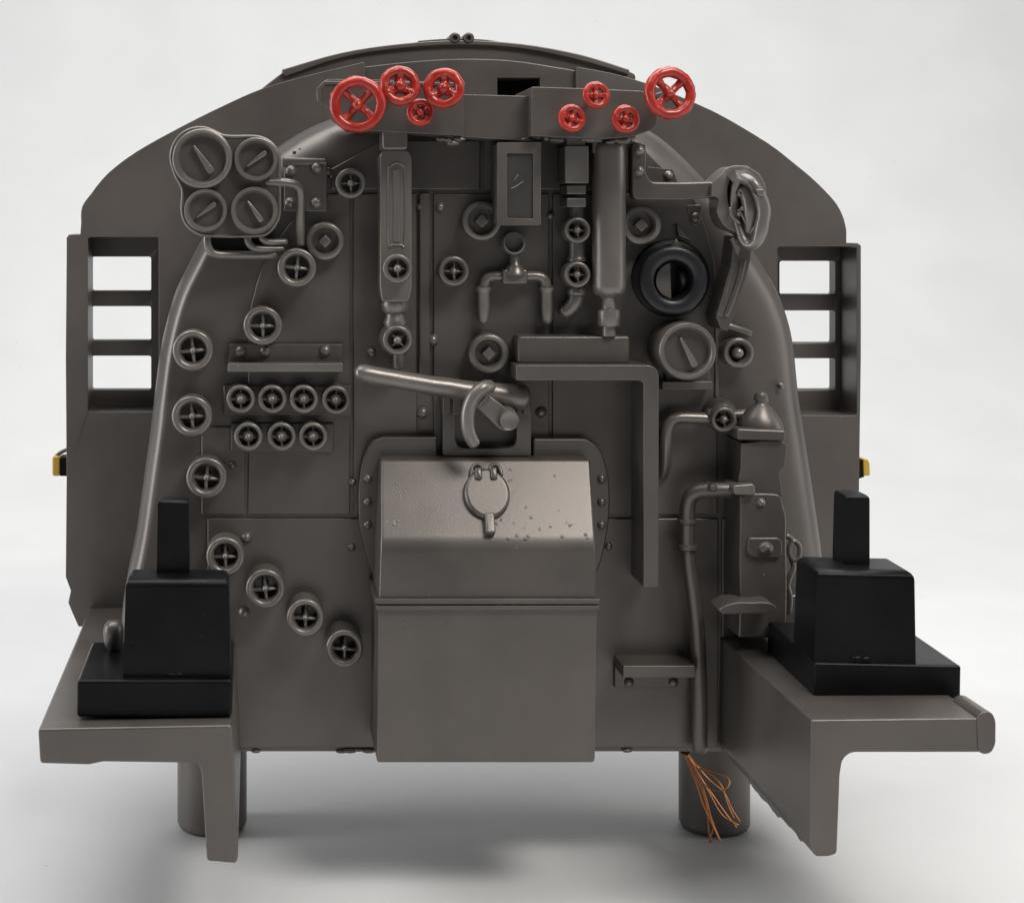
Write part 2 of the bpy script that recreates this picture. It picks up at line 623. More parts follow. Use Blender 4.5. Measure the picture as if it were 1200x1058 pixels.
# lumpy casting flaws along the lower edge
for (x, y, r) in ((410, 879, 4), (420, 878, 3), (432, 879, 4), (400, 880, 3), (735, 879, 3), (300, 880, 2.5)):
    B.ball(x, y, 2, r, sx=2.2, sy=.8)
backhead = B.build('boiler_backhead', GREY, cab)
for (x, y, r) in ((435, 413, 6), (495, 484, 7), (634, 483, 7), (507, 399, 7.5), (493, 243, 6), (516, 243, 6), (289, 630, 7), (286, 717, 7),
                  (272, 545, 5), (645, 253, 5), (413, 565, 5), (412, 641, 5), (713, 640, 5), (659, 365, 5), (346, 282, 0), (915, 452, 4), (898, 470, 3)):
    if r:
        rivet(backhead, x, y, r, TH if 245 < x < 840 else -4)

# --- floor ledges with their legs
FD = 328.0
lp = round_poly([(45, 854), (272, 850), (279, 1003), (277, 1011), (242, 1009), (236, 905), (232, 894), (120, 893), (104, 896), (47, 894)],
                [4, 5, 3, 4, 4, 8, 8, 2, 2, 4])
MB().prism(lp, WD + 1, FD, bev=3.5, seg=3).rough(1.2, .02, 3).build('floor_ledge', GREY, cab)
rp = round_poly([(951, 843), (1152, 842), (1152, 881), (998, 882), (988, 890), (984, 910), (981, 1000), (972, 1003), (956, 1003), (949, 990)],
                [3, 3, 3, 8, 6, 10, 4, 3, 3, 6])
rl = MB()
rl.prism(rp, WD + 1, FD, bev=3.5, seg=3)
rl.prism(round_poly([(1146, 841), (1154, 834), (1164, 836), (1168, 846), (1168, 872), (1163, 882), (1154, 884), (1147, 880)], 4), FD - 60, FD + 2, bev=4, seg=3)
rl.rough(1.2, .02, 5)
ledge_r = rl.build('floor_ledge', GREY, cab)
# broken lower rim of the right leg
br = MB()
random.seed(11)
t = bmesh.new()
xw = W(951, 900, FD).x
yb = 250 + 753 * k(FD)
prof = [(95, yb - 14)]
d = 110.0
while d < 322:
    amp = 2.5 if d < 220 else 6
    prof.append((d, yb - random.uniform(0, amp) + (2 if d < 220 else 1)))
    d += random.uniform(4, 13)
prof.append((324, yb - 14))
a = [t.verts.new((xw + .8, -q[0], -q[1])) for q in prof]
b = [t.verts.new((xw + 20, -q[0], -q[1] + 2)) for q in prof]
t.faces.new(a)
t.faces.new(b[::-1])
for q in range(len(prof)):
    n_ = (q + 1) % len(prof)
    t.faces.new((a[q], b[q], b[n_], a[n_]))
MB._bevel(t, .8, 1, 25)
br._merge(t)
br.build('broken_rim', GREY, ledge_r)

# --- support posts under the backhead
for x in (247.5, 848):
    f = W(x, 900, -106)
    m = MB()
    t = bmesh.new()
    rr = 41.5 * k(-106)
    prof = [(rr - 7, GROUND - .5), (rr - 3, GROUND - 2.5), (rr, GROUND - 8), (rr, 850), (0, 850)]
    rgs = []
    n = 40
    for r_, y in prof:
        rgs.append([t.verts.new((f.x + r_ * math.cos(2 * math.pi * i / n), 106 + rr + r_ * math.sin(2 * math.pi * i / n), -y)) for i in range(n)] if r_ else [t.verts.new((f.x, 106 + rr, -y))])
    for a, b in zip(rgs, rgs[1:]):
        for i in range(n):
            j = (i + 1) % n
            t.faces.new((a[i], a[j], b[j], b[i]) if len(b) > 1 else (a[i], a[j], b[0]))
    t.faces.new(rgs[0])
    m._merge(t)
    m.build('support_post', WALLP, cab)


# ---------------------------------------------------------------- fittings
def valve(x, y, r, df=40, spokes=4, ang=0, hub=.2, inner=.62, db=0, parent=None, hubring=False):
    p = [(r * .97, db), (r * 1.0, db + (df - db) * .45), (r * .93, db + (df - db) * .62), (r * .92, df - 9), (r * .985, df - 6),
         (r, df - 3.5), (r * .97, df - 1), (r * .90, df), (r * .78, df), (r * .70, df - 1.5), (r * inner, df - 5), (r * inner * .96, df - 9),
         (r * inner * .9, db + 5), (0, db + 5)]
    body = MB().lathe(x, y, df, p, n=36).build('valve', GREY2, cab)
    m = MB()
    c = W(x, y, df)
    for i in range(spokes):
        a = R(ang + 90 * i)
        x2, y2 = x + r * inner * 1.02 * math.cos(a), y + r * inner * 1.02 * math.sin(a)
        m.tube([(x, y, df - 6), (x2, y2, df - 9)], r * .095, n=8, smooth=1)
    h = r * hub
    m.lathe(x, y, df, [(h * 1.1, db + 5), (h * 1.1, df - 6), (h, df - 1), (h * .7, df + 1.5), (h * .3, df + 2.6), (0, df + 2.8)], n=14)
    if hubring:
        m.lathe(x, y, df, [(h * 1.6, df - 12), (h * 1.6, df - 6), (h * 1.2, df - 4), (h * .9, df - 4)], n=16)
    m.build('handwheel', GREY2, body)
    return body


for v in ((226, 411, 24, 34, -6), (225, 488, 24, 34, -4), (242, 560, 24, 36, 0), (308, 382, 23, 40, 0), (348, 314, 23, 42, 0),
          (264, 652, 22.5, 40, 0), (311, 690, 23, 42, 0), (358, 724, 22, 46, 0), (404, 760, 22, 52, 0)):
    valve(v[0], v[1], v[2], v[3], db=v[4], ang=random.uniform(-6, 6), hub=.17)
valve(411, 215, 18, 30, hub=.24, ang=90 * random.random() * 0)
valve(532, 318, 18, 32, hub=.22)
valve(866, 414, 18, 22, spokes=0, hub=.34, inner=.58, db=-14)

# two rows of small valves on their plates
for (x0, y0, x1, y1, cs) in ((262, 452, 412, 488, ((282, 468), (319, 468), (356, 468), (394, 469))),
                             (271, 496, 391, 530, ((291, 512), (330, 512), (367, 512)))):
    pl = MB().prism(rect(x0, y0, x1, y1, 2), 0, TH + 5, bev=2).build('valve_panel', GREY, cab)
    for (x, y) in cs:
        valve(x, y, 17, 34, hub=.26, inner=.68, parent=pl, hubring=True)

# washout plugs
for (x, y, r, df) in ((381, 283, 23, 22), (565, 259, 24, 22), (573, 415, 24, 24), (752, 264, 24, 24)):
    p = [(r, 0), (r, df - 5), (r * .97, df - 1.5), (r * .9, df), (r * .72, df), (r * .66, df - 2), (r * .62, df - 5), (r * .60, 6), (0, 6)]
    body = MB().lathe(x, y, df, p, n=36).build('washout_plug', GREY2, cab)
    q = r * .36
    MB().prism(round_poly([(x, y - q), (x + q, y), (x, y + q), (x - q, y)], 2.2), 4, df - 5, bev=1.2).build('square_head', GREY2, body)


def gauge(x, y, r, df, db, ang, parent=None, nlen=.58, rim=.8):
    p = [(r, db), (r, df - 4), (r * .985, df - 1.2), (r * .95, df), (r * (rim + .06), df), (r * (rim + .02), df - 1.5), (r * (rim - .03), df - 9), (r * (rim - .04), df - 11)]
    g = MB().lathe(x, y, df, p, n=44).build('pressure_gauge', GREY2, cab)
    MB().lathe(x, y, df, [(r * (rim - .02), df - 12), (r * (rim - .03), df - 10), (r * .5, df - 10), (0, df - 10)], n=40).build('dial', GREY, g)
    a = R(ang)
    c, s = math.cos(a), math.sin(a)
    L1, L2, w1, w2 = r * nlen * .9, r * nlen, r * .045, r * .13
    pts = [(-L1, -w1), (L2 * .8, -w2), (L2, -w2 * .7), (L2, w2 * .7), (L2 * .8, w2), (-L1, w1)]
    pts = [(x + u * c - v * s, y + u * s + v * c) for u, v in pts]
    MB().prism(pts, df - 11, df - 3.5, bev=1.2).build('needle', GREY2, g)
    return g


# four-gauge cluster
GD = 60.0
cl = c2([(200, 186), (205, 165), (221, 152), (240, 150), (257, 157), (267, 160), (298, 160), (314, 165), (326, 178), (328, 200), (328, 240), (326, 258), (315, 273), (298, 277), (250, 277), (232, 274), (218, 263), (213, 247), (214, 225), (209, 212), (202, 200)], 4)
cluster = MB().prism(cl, GD - 32, GD - 12, bev=3, seg=3).build('gauge_bracket', GREY, cab)
m = MB().tube([(p[0] + (264 - p[0]) * .012, p[1] + (215 - p[1]) * .012, GD - 13) for p in cl[::3]], 2.4, closed=True, smooth=3, n=8)
m.build('bracket_rim', GREY2, cluster)
MB().prism(rect(246, 270, 322, 300), -20, GD - 34, bev=2).build('shadow_gap_block', DARK, cluster)  # near-black block, painting in the shadowed gap below the gauges
for g in ((237, 186, 35.5, 55), (300, 187, 26, -37), (241, 247, 25.5, -37), (298, 247, 28, 55)):
    gauge(g[0], g[1], g[2], GD, GD - 22, g[3], parent=cluster, rim=.78)
# pipes of the cluster
MB().tube([(312, 214, GD - 14), (338, 215, GD - 16), (349, 220, GD - 20), (352, 232, GD - 25), (352, 260, 22), (352, 286, 18)], 5.5, smooth=6).build('gauge_pipe', GREY2, cab)
for pts, r in (([(243, 274, 40), (243.5, 288, 40), (250, 297, 38), (268, 299, 34), (322, 299, 24)], 5),
               ([(290, 274, 38), (291, 284, 38), (299, 291, 36), (315, 292, 30), (331, 292, 24)], 4.5),
               ([(305, 274, 36), (308, 281, 36), (316, 284, 33), (335, 284, 26)], 4)):
    MB().tube(pts, r, smooth=6).build('gauge_pipe', GREY2, cab)

# bolted bracket beside the cluster
pb = MB()
pb.prism(rect(333, 188, 383, 248, 2), -30, 18, bev=2.5).rough(.8, .06, 2)
pb.prism([(330, 184), (383, 186), (384, 193), (331, 196)], -20, 21, bev=3)
pbo = pb.build('bolted_bracket', WORN, cab)
for (x, y) in ((341, 200), (371, 197), (340, 238), (371, 238)):
    rivet(pbo, x, y, 7.5, 18)
MB().ball(384, 201, 8, 5).ball(388, 206, 6, 4).ball(345, 179, -12, 2.5).ball(352, 176, -14, 3).ball(360, 178, -12, 2.5).ball(370, 177, -12, 3).build('casting_flaws', GREY, pbo)

# strip with lip, left
s = MB()
s.prism(rect(268, 403, 402, 428), 0, TH + 7, bev=1.8)
strip = s.build('mounting_strip', GREY, cab)
MB().prism(rect(267, 426, 402, 436, 1.5), 0, 34, bev=1.6).build('lip', GREY2, strip)
for (x, y) in ((282, 412), (311, 412), (381, 411)):
    rivet(strip, x, y, 7.5, TH + 7)

# water gauge column, left
wc = MB()
wc.prism(round_poly([(450, 176), (478, 176), (483, 182), (483, 338), (479, 354), (448, 354), (445, 338), (445, 182)], 4), 0, 44, bev=6, seg=3)
wc.prism(rect(448, 152, 478, 176, 4), 0, 52, bev=5, seg=3)
wc.vlathe(463, 26, [(14, 350), (16, 356), (15, 364), (11, 368), (12, 374), (14, 378), (12, 384)], n=20)
wc.lathe(466, 399, 40, [(20, 2), (20, 20), (17, 26), (15, 28)], n=24)
wc.tube([(467, 415, 22), (467, 430, 20)], 7, smooth=1)
water = wc.rough(.7, .05, 4).build('water_gauge', GREY2, cab)
sl = MB()
sl.tube([(455.5, 283, 44), (455.5, 205, 44), (458, 195, 44), (465, 191, 44), (472, 195, 44), (474.5, 205, 44), (474.5, 283, 44), (470, 287, 44), (460, 287, 44)], 1.6, n=8, closed=True, smooth=4)
sl.prism(rect(461, 198, 469, 284, 3), 40, 46, bev=2)
sl.build('sight_glass', GREY2, water)
valve(466, 315, 17.5, 66, db=40, hub=.28, ang=0, parent=water)
valve(466, 399, 17.5, 52, db=24, hub=.28, ang=45, parent=water)

# framed plate, top middle
fp = MB()
fp.prism(rect(583, 168, 633, 263, 2), 4, 62, bev=3)
plate = fp.rough(.6, .08, 6).build('framed_plate', WORN, cab)
fr = MB()
fr.prism(rect(583, 167, 634, 264, 2), 58, 68, bev=2.2, holes=(rect(594, 180, 625, 256, 2),))
fr.rough(.7, .09, 8).build('frame', WORN, plate)
MB().prism(rect(590, 176, 628, 259, 1), 58, 65, bev=1).build('pane', PANE, plate)
MB().tube([(602, 212, 65.3), (607, 205, 65.3)], .9, n=6, smooth=1).tube([(599, 221, 65.3), (604, 219, 65.3), (613, 213, 65.3)], .8, n=6).build('scratches', PEG, plate)
# try cock below the plate
t = MB()
t.lathe(603, 285, 30, [(14, 14), (14, 27), (13, 29.5), (11, 30), (9.8, 28), (9.5, 18), (0, 18)], n=28)
t.vlathe(603, 20, [(6, 297), (6, 309), (9, 312), (13, 318), (14, 322)], n=18)
t.prism(rect(589, 316, 618, 333, 3), 0, 28, bev=3)
t.tube([(590, 324, 16), (577, 324, 16), (570, 327, 16), (567, 335, 16), (566, 342, 16)], 6.2, smooth=6)
t.tube([(617, 324, 16), (630, 324, 16), (637, 327, 16), (640, 335, 16), (641, 342, 16)], 6.2, smooth=6)
for x in (566.5, 641):
    t.vlathe(x, 16, [(7, 335), (9.5, 337), (9.5, 341), (7.5, 343), (7.5, 360), (6.5, 374), (5, 379), (2, 381)], n=16)
t.build('double_tap', GREY2, cab)

# narrow valve stack right of the plate
st = MB()
st.prism(rect(664, 158, 686, 172, 2), 0, 50, bev=2)
st.prism(rect(662, 171, 690, 215, 2), 0, 56, bev=2.5)
st.prism(rect(664, 217, 687, 228, 2), 0, 46, bev=2.5)
st.prism(rect(664, 232, 687, 243, 2), 0, 46, bev=2.5)
st.vlathe(676, 22, [(9, 243), (9, 300), (11, 302), (11, 306), (8, 308), (7, 336), (11, 340), (11, 345), (9, 347)], n=18)
st.lathe(677, 322, 20, [(17, 2), (19, 12), (15, 24)], n=24)
st.tube([(676, 345, 22), (674, 354, 22), (668, 362, 20), (662, 366, 18)], 9, smooth=6)
stack = st.build('valve_stack', GREY2, cab)
valve(677, 270, 15.5, 46, db=16, hub=.26, parent=stack)
valve(677, 322, 15.5, 46, db=16, hub=.26, parent=stack)

# tall cylinder
c = MB()
c.vlathe(713.5, 38, [(14, 166), (18, 170), (19.5, 178), (19.5, 335), (18.5, 342), (15, 346), (10, 348), (8, 350), (8, 362), (12.5, 363.5), (13, 366), (13, 380), (12, 382), (8, 383), (8, 394)], n=36)
c.build('lubricator_cylinder', GREY2, cab)
MB().prism(rect(694, 160, 735, 180, 3), 0, 46, bev=3).rough(1.6, .12, 3).build('cylinder_cap', WORN, cab)

# box shelf and L-shaped bar
bx = MB().prism(rect(607, 394, 738, 426, 4), 0, 40, bev=4, seg=3).build('shelf_box', WORN, cab)
Lp = round_poly([(605, 428), (772, 428), (772, 688), (754, 688), (754, 446), (605, 446)], [2, 15, 1.5, 1.5, 6, 2])
MB().prism(Lp, 0, 66, bev=2.5, seg=3).build('angle_bar', WORN, cab)

# black ring in its seat
rg = MB()
rg.lathe(787, 326, 10, [(46, -4), (46, 6), (44, 10), (40, 11)], n=48)
rg.lathe(790, 329, 46, [(40.5, 4), (41, 38), (40.4, 42.5), (39, 45), (37, 46), (31, 46.3), (25.5, 45.6), (23.8, 44), (22.6, 41), (22, 32), (22, 6)], n=48)
ringo = rg.build('black_ring', RUBBER, cab, label='glossy black ring round an open socket')
MB().lathe(790, 329, 46, [(22, 36), (21.8, 8), (20, 6), (0, 6)], n=40).tube([(796, 316, 14), (800, 322, 22), (801, 332, 22), (797, 342, 16)], [3, 6, 5, 3], n=12, smooth=4).build('socket', RUBBER, ringo)
MB().prism([(790 + 21.5 * math.cos(R(a)) , 329 + 21.5 * math.sin(R(a))) for a in range(98, 263, 8)], 4, 27, bev=1).build('socket_face', PEG, ringo)
MB().prism([(786, 287), (793, 279), (800, 290), (797, 296), (788, 296)], 2, 14, bev=2).prism([(793, 262), (812, 284), (795, 278)], 0, 12, bev=2).build('lug', GREY, cab)

# single gauge, right
gauge(806, 412, 34, 62, 0, 62, rim=.78, nlen=.6)
MB().prism(rect(776, 447, 835, 457, 1.5), 0, 26, bev=1.5).prism(rect(780, 420, 832, 450, 2), -5, 10, bev=1.5).build('gauge_shelf', GREY, cab)

# regulator: backing plate, bar, arc handle, crank
rb = MB()
rp_ = round_poly([(519, 462), (622, 462), (622, 534), (519, 534)], 2)
rb.prism(rp_, -2, 28, bev=2, holes=(round_poly([(533, 470), (606, 470), (606, 526), (533, 526)], [4, 4, 14, 14]),))
for x in (519, 531, 613):
    rb.prism(rect(x, 462, x + 9, 486, 1.5), 0, 34, bev=2)
reg = rb.build('regulator_bracket', GREY, cab)
hb = MB()
hb.tube([(421, 437, 60), (428, 438, 60), (470, 446, 56), (540, 457, 46), (575, 461, 40), (612, 466, 34)], [9, 11, 11, 12, 13, 15], n=20, smooth=4)
hb.rough(.6, .05, 2).build('regulator_bar', GREY2, reg)
ar = MB()
ar.tube([(574, 453, 70), (566, 455, 78), (556, 464, 80), (549, 480, 80), (548, 498, 80), (551, 511, 80), (556, 520, 80)], [8, 8.6, 8.6, 8.2, 8, 7.8, 7.2], n=16, smooth=6)
ar.build('arc_handle', GREY2, reg)
cr = MB()
cr.prism([(559, 478), (573, 463), (596, 480), (604, 494), (593, 506), (584, 502)], 14, 66, bev=2)
cr.lathe(597, 493, 78, [(16, 14), (15, 40), (13, 60), (12, 76), (11, 78), (10, 77.4), (0, 77.4)], n=28)
cr.build('crank', GREY2, reg)

# --- firebox door casing
FBD = 110.0
ov = ([(512, 512)] + c2([(450, 512), (434, 519), (425, 540), (420.5, 572), (421, 612), (427, 645), (436, 672), (441, 690)], 4)
      + c2([(700, 672), (708, 645), (713.5, 612), (715, 578), (711, 548), (702, 525), (686, 514)], 4) + [(625, 514), (625, 537), (512, 535)])
fl = MB().prism(ov, 0, 20, bev=2.5).build('door_flange', GREY, cab)
for y in (561, 588, 615):
    rivet(fl, 431, y, 5.5, 20)
    rivet(fl, 705, y, 5.5, 20)
fx = MB()
# hood: sloping top, upright front
v = [(446, 538, 46), (692, 538, 46), (446, 637, 106), (698, 637, 106), (444, 703, FBD), (700, 703, FBD),
     (444.5, 538, 8), (693, 538, 8), (445, 637, 8), (700, 637, 8), (445, 703, 8), (700, 703, 8)]


def world_xy_at(x, y, d, d2):   # same real x, y at another depth, in measured terms
    w = W(x, y, d)
    f = k(d2)
    return (CX + (w.x - CX) / f, CY + (-w.z - CY) / f, d2)


v = v[:6] + [world_xy_at(*v[i], 8) for i in range(6)]
f_ = [(0, 1, 3, 2), (2, 3, 5, 4), (6, 8, 9, 7), (8, 10, 11, 9), (0, 2, 8, 6), (2, 4, 10, 8), (1, 7, 9, 3), (3, 9, 11, 5), (0, 6, 7, 1), (4, 5, 11, 10)]
t = bmesh.new()
vs_ = [t.verts.new(W(*q)) for q in v]
for q in f_:
    t.faces.new([vs_[i] for i in q])
bmesh.ops.recalc_face_normals(t, faces=t.faces)
bend = [e for e in t.edges if {e.verts[0], e.verts[1]} == {vs_[2], vs_[3]}]
bmesh.ops.bevel(t, geom=bend, offset=11, offset_type='OFFSET', segments=6, profile=.5, affect='EDGES', clamp_overlap=True)
MB._bevel(t, 3.5, 3, 40)
fx._merge(t)
hood = fx.build('door_hood', GREY, cab, sharp=60)
MB().prism(rect(440, 702, 703, 707.5, 1), 8, FBD + 6, bev=1.6).prism(rect(441, 709.5, 702.5, 714.5, 1), 8, FBD + 5, bev=1.6).prism(rect(443, 706, 700, 711), 8, FBD + 1.5, bev=.4).build('seam_rib', GREY, hood)
lowb = MB().prism(round_poly([(443.5, 713), (700, 713), (697, 893), (441.5, 893)], [1, 1, 5, 4]), 0, FBD, bev=3.5, seg=3)
lowb.build('ash_pan_box', GREY, cab)
# flap on the slope: built flat then tilted with the slope
ang = math.atan2(106 - 46, 100)
piv = W(572, 582, 46 + 60 * (582 - 538) / 99)
tilt = Matrix.Translation(piv) @ Matrix.Rotation(-ang, 4, 'X') @ Matrix.Translation(-piv)
dd = 46 + 60 * (582 - 538) / 99


def fp_(y):
    return 582 + (y - 582) / math.cos(ang) * 1.0


fm = MB()
fm.prism(ellipse(571.5, 582, 27, 27.5 / math.cos(ang) * .98, 44), dd - 4, dd + 9, bev=4.5, seg=4, mat=tilt)
flap = fm.build('peep_flap', GREY, hood)
fm = MB()
for x in (563, 581):
    fm.prism(rect(x - 4, fp_(556), x + 4, fp_(569), 3), dd - 2, dd + 13, bev=2.5, mat=tilt)
hy = 5.5
fm.tube([(554, fp_(560), dd + 2), (556, fp_(546 + hy), dd + 2), (562, fp_(543 + hy), dd + 2), (567, fp_(546 + hy), dd + 2), (569, fp_(552 + hy), dd + 2), (575, fp_(552 + hy), dd + 2), (577, fp_(546 + hy), dd + 2), (582, fp_(543 + hy), dd + 2), (588, fp_(546 + hy), dd + 2), (590, fp_(560), dd + 2)], 2.2, smooth=4, n=8, mat=tilt)
fm.build('hinge', GREY, hood)
MB().prism(rect(567, fp_(605), 578, fp_(627), 3), dd - 2, dd + 14, bev=2.8, mat=tilt).build('latch', GREY, hood)
# grit caught in the paint of the slope and of the box
gr = MB()
random.seed(5)
for (cx_, cy_, sx_, sy_, n_) in ((570, 580, 16, 8, 14), (625, 612, 26, 16, 14), (460, 613, 8, 5, 8), (600, 630, 14, 4, 8), (655, 560, 34, 26, 20), (540, 560, 50, 30, 14), (690, 628, 6, 4, 5), (480, 570, 30, 30, 8)):
    for i in range(n_):
        x, y = random.gauss(cx_, sx_), min(max(random.gauss(cy_, sy_), 545), 633)
        if not 452 < x < 690 or y < 546 or y > 631:
            continue
        d = 46 + 60 * (y - 538) / 99
        t = bmesh.new()
        bmesh.ops.create_uvsphere(t, u_segments=10, v_segments=7, radius=random.uniform(1.2, 2.4))
        gr._merge(t, Matrix.Translation(W(x, y, d)) @ Matrix.Rotation(-ang, 4, 'X') @ Matrix.Diagonal((1, .32, 1, 1)))
for (x, y) in ((473, 722), (474, 729), (473.5, 735), (478, 745), (517, 729), (503, 699), (470, 742)):
    gr.ball(x, y, FBD - .2, random.uniform(1, 1.6), sd=.35, sy=2, n=10)
gr.build('paint_grit', GREY, hood)

# step, lower right
sp = MB().prism(rect(720, 778, 812, 806, 2), 0, 10, bev=1.5).build('step_bracket', GREY, cab)
MB().prism(rect(730, 780, 815, 794, 1.5), 0, 52, bev=2).build('step_tread', GREY, sp)
for x in (737, 789):
    rivet(sp, x, 799, 6, 10)

# pipes beside the injector
inj_pipe = MB()
inj_pipe.tube([(857, 574, 52), (838, 574, 50), (822, 575, 46), (811, 580, 42), (806, 592, 38), (805, 610, 36), (805, 640, 34)], 9, smooth=6, n=16)
inj_pipe.tube([(806, 640, 34), (808, 665, 32), (813, 700, 30), (817, 740, 28), (819, 790, 26), (820, 830, 24), (820, 878, 22)], [8, 8.5, 9, 9, 9, 9, 9], smooth=6, n=16)
inj_pipe.vlathe(805, 35, [(9, 607), (11.5, 609), (11.5, 612), (9, 614)], n=20)
inj_pipe.vlathe(805.5, 34, [(9, 637), (12, 639), (12, 643), (9, 645)], n=20)
inj_pipe.lathe(836, 572, 62, [(5, 40), (5, 60), (3, 62), (0, 62)], n=10)
inj_pipe.build('feed_pipe', GREY, cab)
MB().tube([(835, 491, 24), (812, 490, 24), (795, 490, 24), (785, 495, 24), (781, 508, 24), (780, 525, 22), (779, 545, 14), (776, 556, 6)], 7.2, smooth=6, n=14).build('elbow_pipe', GREY2, cab)

# injector body
IJ = 66.0
ij = MB()
up = c2([(869, 519), (895, 517), (920, 519), (920.5, 535), (919, 548), (914, 553), (914, 566), (916, 578), (915, 582), (868, 582), (868, 550)], 3)
ij.prism(up, -40, IJ - 6, bev=9, seg=4)
lowp = c2([(868, 580), (890, 578), (913, 580), (918, 592), (921, 604), (921, 622), (922, 690)], 3) + [(921, 747), (866, 747)] + c2([(866, 690), (866, 650), (867, 610)], 3)
ij.prism(lowp, -40, IJ, bev=9, seg=4)
ij.prism(round_poly([(864, 503), (921, 505), (920, 517), (864, 516)], 3), -40, IJ, bev=2.5)
ij.vlathe(891, 36, [(27, 505), (26.5, 499), (24, 492), (20, 486), (14, 479), (9, 474.5), (6, 472), (6, 470), (8, 468), (7.5, 463), (5, 459.5)], n=28, sq=.8)
ij.prism(rect(857, 622, 863, 663, 2), -10, 30, bev=1.5)
injector = ij.rough(1.3, .045, 9).build('injector', GREY, cab)
MB().prism(round_poly([(878, 630), (913, 630), (917, 635), (917, 650), (912, 654), (882, 653), (875, 646), (876, 636)], 4), IJ - 4, IJ + 5, bev=2.2).ball(897, 642, IJ + 4, 8, sx=1.2).ball(899, 642, IJ + 9, 4.5).build('cover_plate', GREY, injector)
MB().prism(round_poly([(859, 569), (884, 567), (886, 581), (861, 580)], 3), 20, IJ + 8, bev=2.5).build('union_nut', GREY2, injector)
rivet(injector, 892, 589, 5.5, IJ)
lf = MB().prism(c2([(842, 714), (852, 709), (868, 706), (884, 707), (900, 706), (908, 710), (908, 715), (903, 718), (870, 719.5), (848, 718.5)], 3), IJ - 12, IJ + 30, bev=4, seg=3)
lf.rough(2.0, .05, 4).build('foot_flange', GREY, injector)
sb = MB()
sb.tube([(931, 634, 30), (937, 641, 30), (936, 652, 30), (929, 656, 30), (925, 648, 30), (926, 638, 30)], 3, closed=True, n=8, smooth=4)
sb.tube([(922, 628, 30), (928, 633, 30), (926, 650, 28), (930, 664, 28), (926, 674, 28), (923, 686, 26), (926, 698, 26), (925, 718, 24)], 3.2, smooth=4, n=8)
sb.tube([(922, 699, 24), (931, 699, 24), (936, 697, 24)], 2.5, n=8)
sb.tube([(921, 742, 30), (938, 744, 26)], 4, n=8, smooth=1)
sb.build('side_linkage', GREY2, injector)
iv = MB().lathe(849, 488, 30, [(20, 0), (20, 12), (17, 22), (12, 26)], n=24).tube([(830, 488, 22), (838, 488, 22)], 10, smooth=1).tube([(858, 487, 20), (876, 486, 20)], 7, smooth=1).build('valve_chest', GREY, cab)
valve(849, 492, 15, 44, db=20, hub=.3, parent=iv)

# whistle bracket with arm, cowl and lever, upper right
wb = MB()
wb.prism(round_poly([(741, 168), (757, 168), (758, 205), (764, 214), (800, 214), (846, 213), (846, 231), (800, 235), (744, 234), (741, 226)], [5, 5, 6, 5, 0, 3, 4, 0, 8, 4]), 20, 44, bev=3, seg=3)
wb.prism(round_poly([(757, 196), (789, 198), (795, 214), (757, 214)], 3), -10, 16, bev=2)
arm = wb.rough(1.0, .05, 7).build('lever_bracket', GREY, cab)
for (x, y, d) in ((749, 177, 44), (749, 201, 44)):
    rivet(arm, x, y, 6.5, d)
rivet(arm, 783, 206, 6, 16)
MB().prism(round_poly([(804, 240), (823, 240), (821, 262), (815, 268), (809, 262)], 4), -20, 6, bev=2).ball(814.5, 256, 7, 6, sy=1.2).build('tab', GREY, arm)
cw = MB()
# hollow cowl: a swept shell open to the left, closed ring hanging below it
def shell(rings_):
    t = bmesh.new()
    vs = [[t.verts.new(W(*p)) for p in r_] for r_ in rings_]
    for a, b in zip(vs, vs[1:]):
        for i in range(len(a) - 1):
            t.faces.new((a[i], a[i + 1], b[i + 1], b[i]))
    r = bmesh.ops.solidify(t, geom=t.faces[:], thickness=5)
    MB._bevel(t, 1.2, 2, 40)
    return t


cw._merge(shell([[(846, 204, 26), (858, 193.5, 26), (876, 194, 26), (890, 203, 28), (897, 216, 32), (899, 228, 38)],
                 [(852, 206, 52), (862, 200, 54), (877, 201, 56), (888, 209, 58), (894, 219, 60), (896, 230, 62)],
                 [(860, 214, 72), (866, 210, 76), (874, 213, 80), (879, 220, 82), (883, 226, 82), (889, 231, 82)]]))
body = c2([(834, 216), (845, 204), (856, 196), (872, 195), (887, 203), (895, 218), (895, 246), (893, 268), (886, 284), (877, 284), (868, 275), (856, 270), (847, 262), (841, 248), (843, 234), (834, 230)], 4)
hole = c2([(857, 209), (866, 212), (873, 226), (877, 244), (874, 259), (865, 262), (857, 254), (853, 238), (852, 222), (857, 209)], 3)[:-1]
cw.prism(body, 12, 52, bev=5, seg=3, holes=(hole,))
cw.prism([(p[0] * .94 + 866 * .06, p[1] * .94 + 240 * .06) for p in body], 8, 22, bev=2)
cw.tube([(866, 212, 58), (880, 214, 70), (889, 226, 74), (894, 246, 74), (892, 268, 74), (886, 284, 70), (878, 288, 64), (870, 280, 58), (864, 262, 54), (860, 240, 52)], [6, 7, 8, 8, 8, 7, 6, 5, 5, 5], closed=True, n=14, smooth=5)
cw.tube([(872, 222, 60), (878, 240, 62), (880, 258, 62), (876, 272, 60)], [7, 9, 8, 4], n=12, smooth=5)
cw.prism(round_poly([(886, 222), (896, 222), (895, 230), (888, 230)], 2), 60, 84, bev=2)
cw.ball(868, 228, 62, 4).ball(870, 244, 64, 3).ball(866, 252, 62, 3).tube([(855, 244, 58), (858, 256, 60), (866, 262, 60)], 2.2, n=8).tube([(866, 246, 62), (872, 256, 64), (876, 264, 64)], 2, n=8)
cw.rough(1.6, .06, 3).build('lever_cowl', GREY2, arm)
lv = MB()
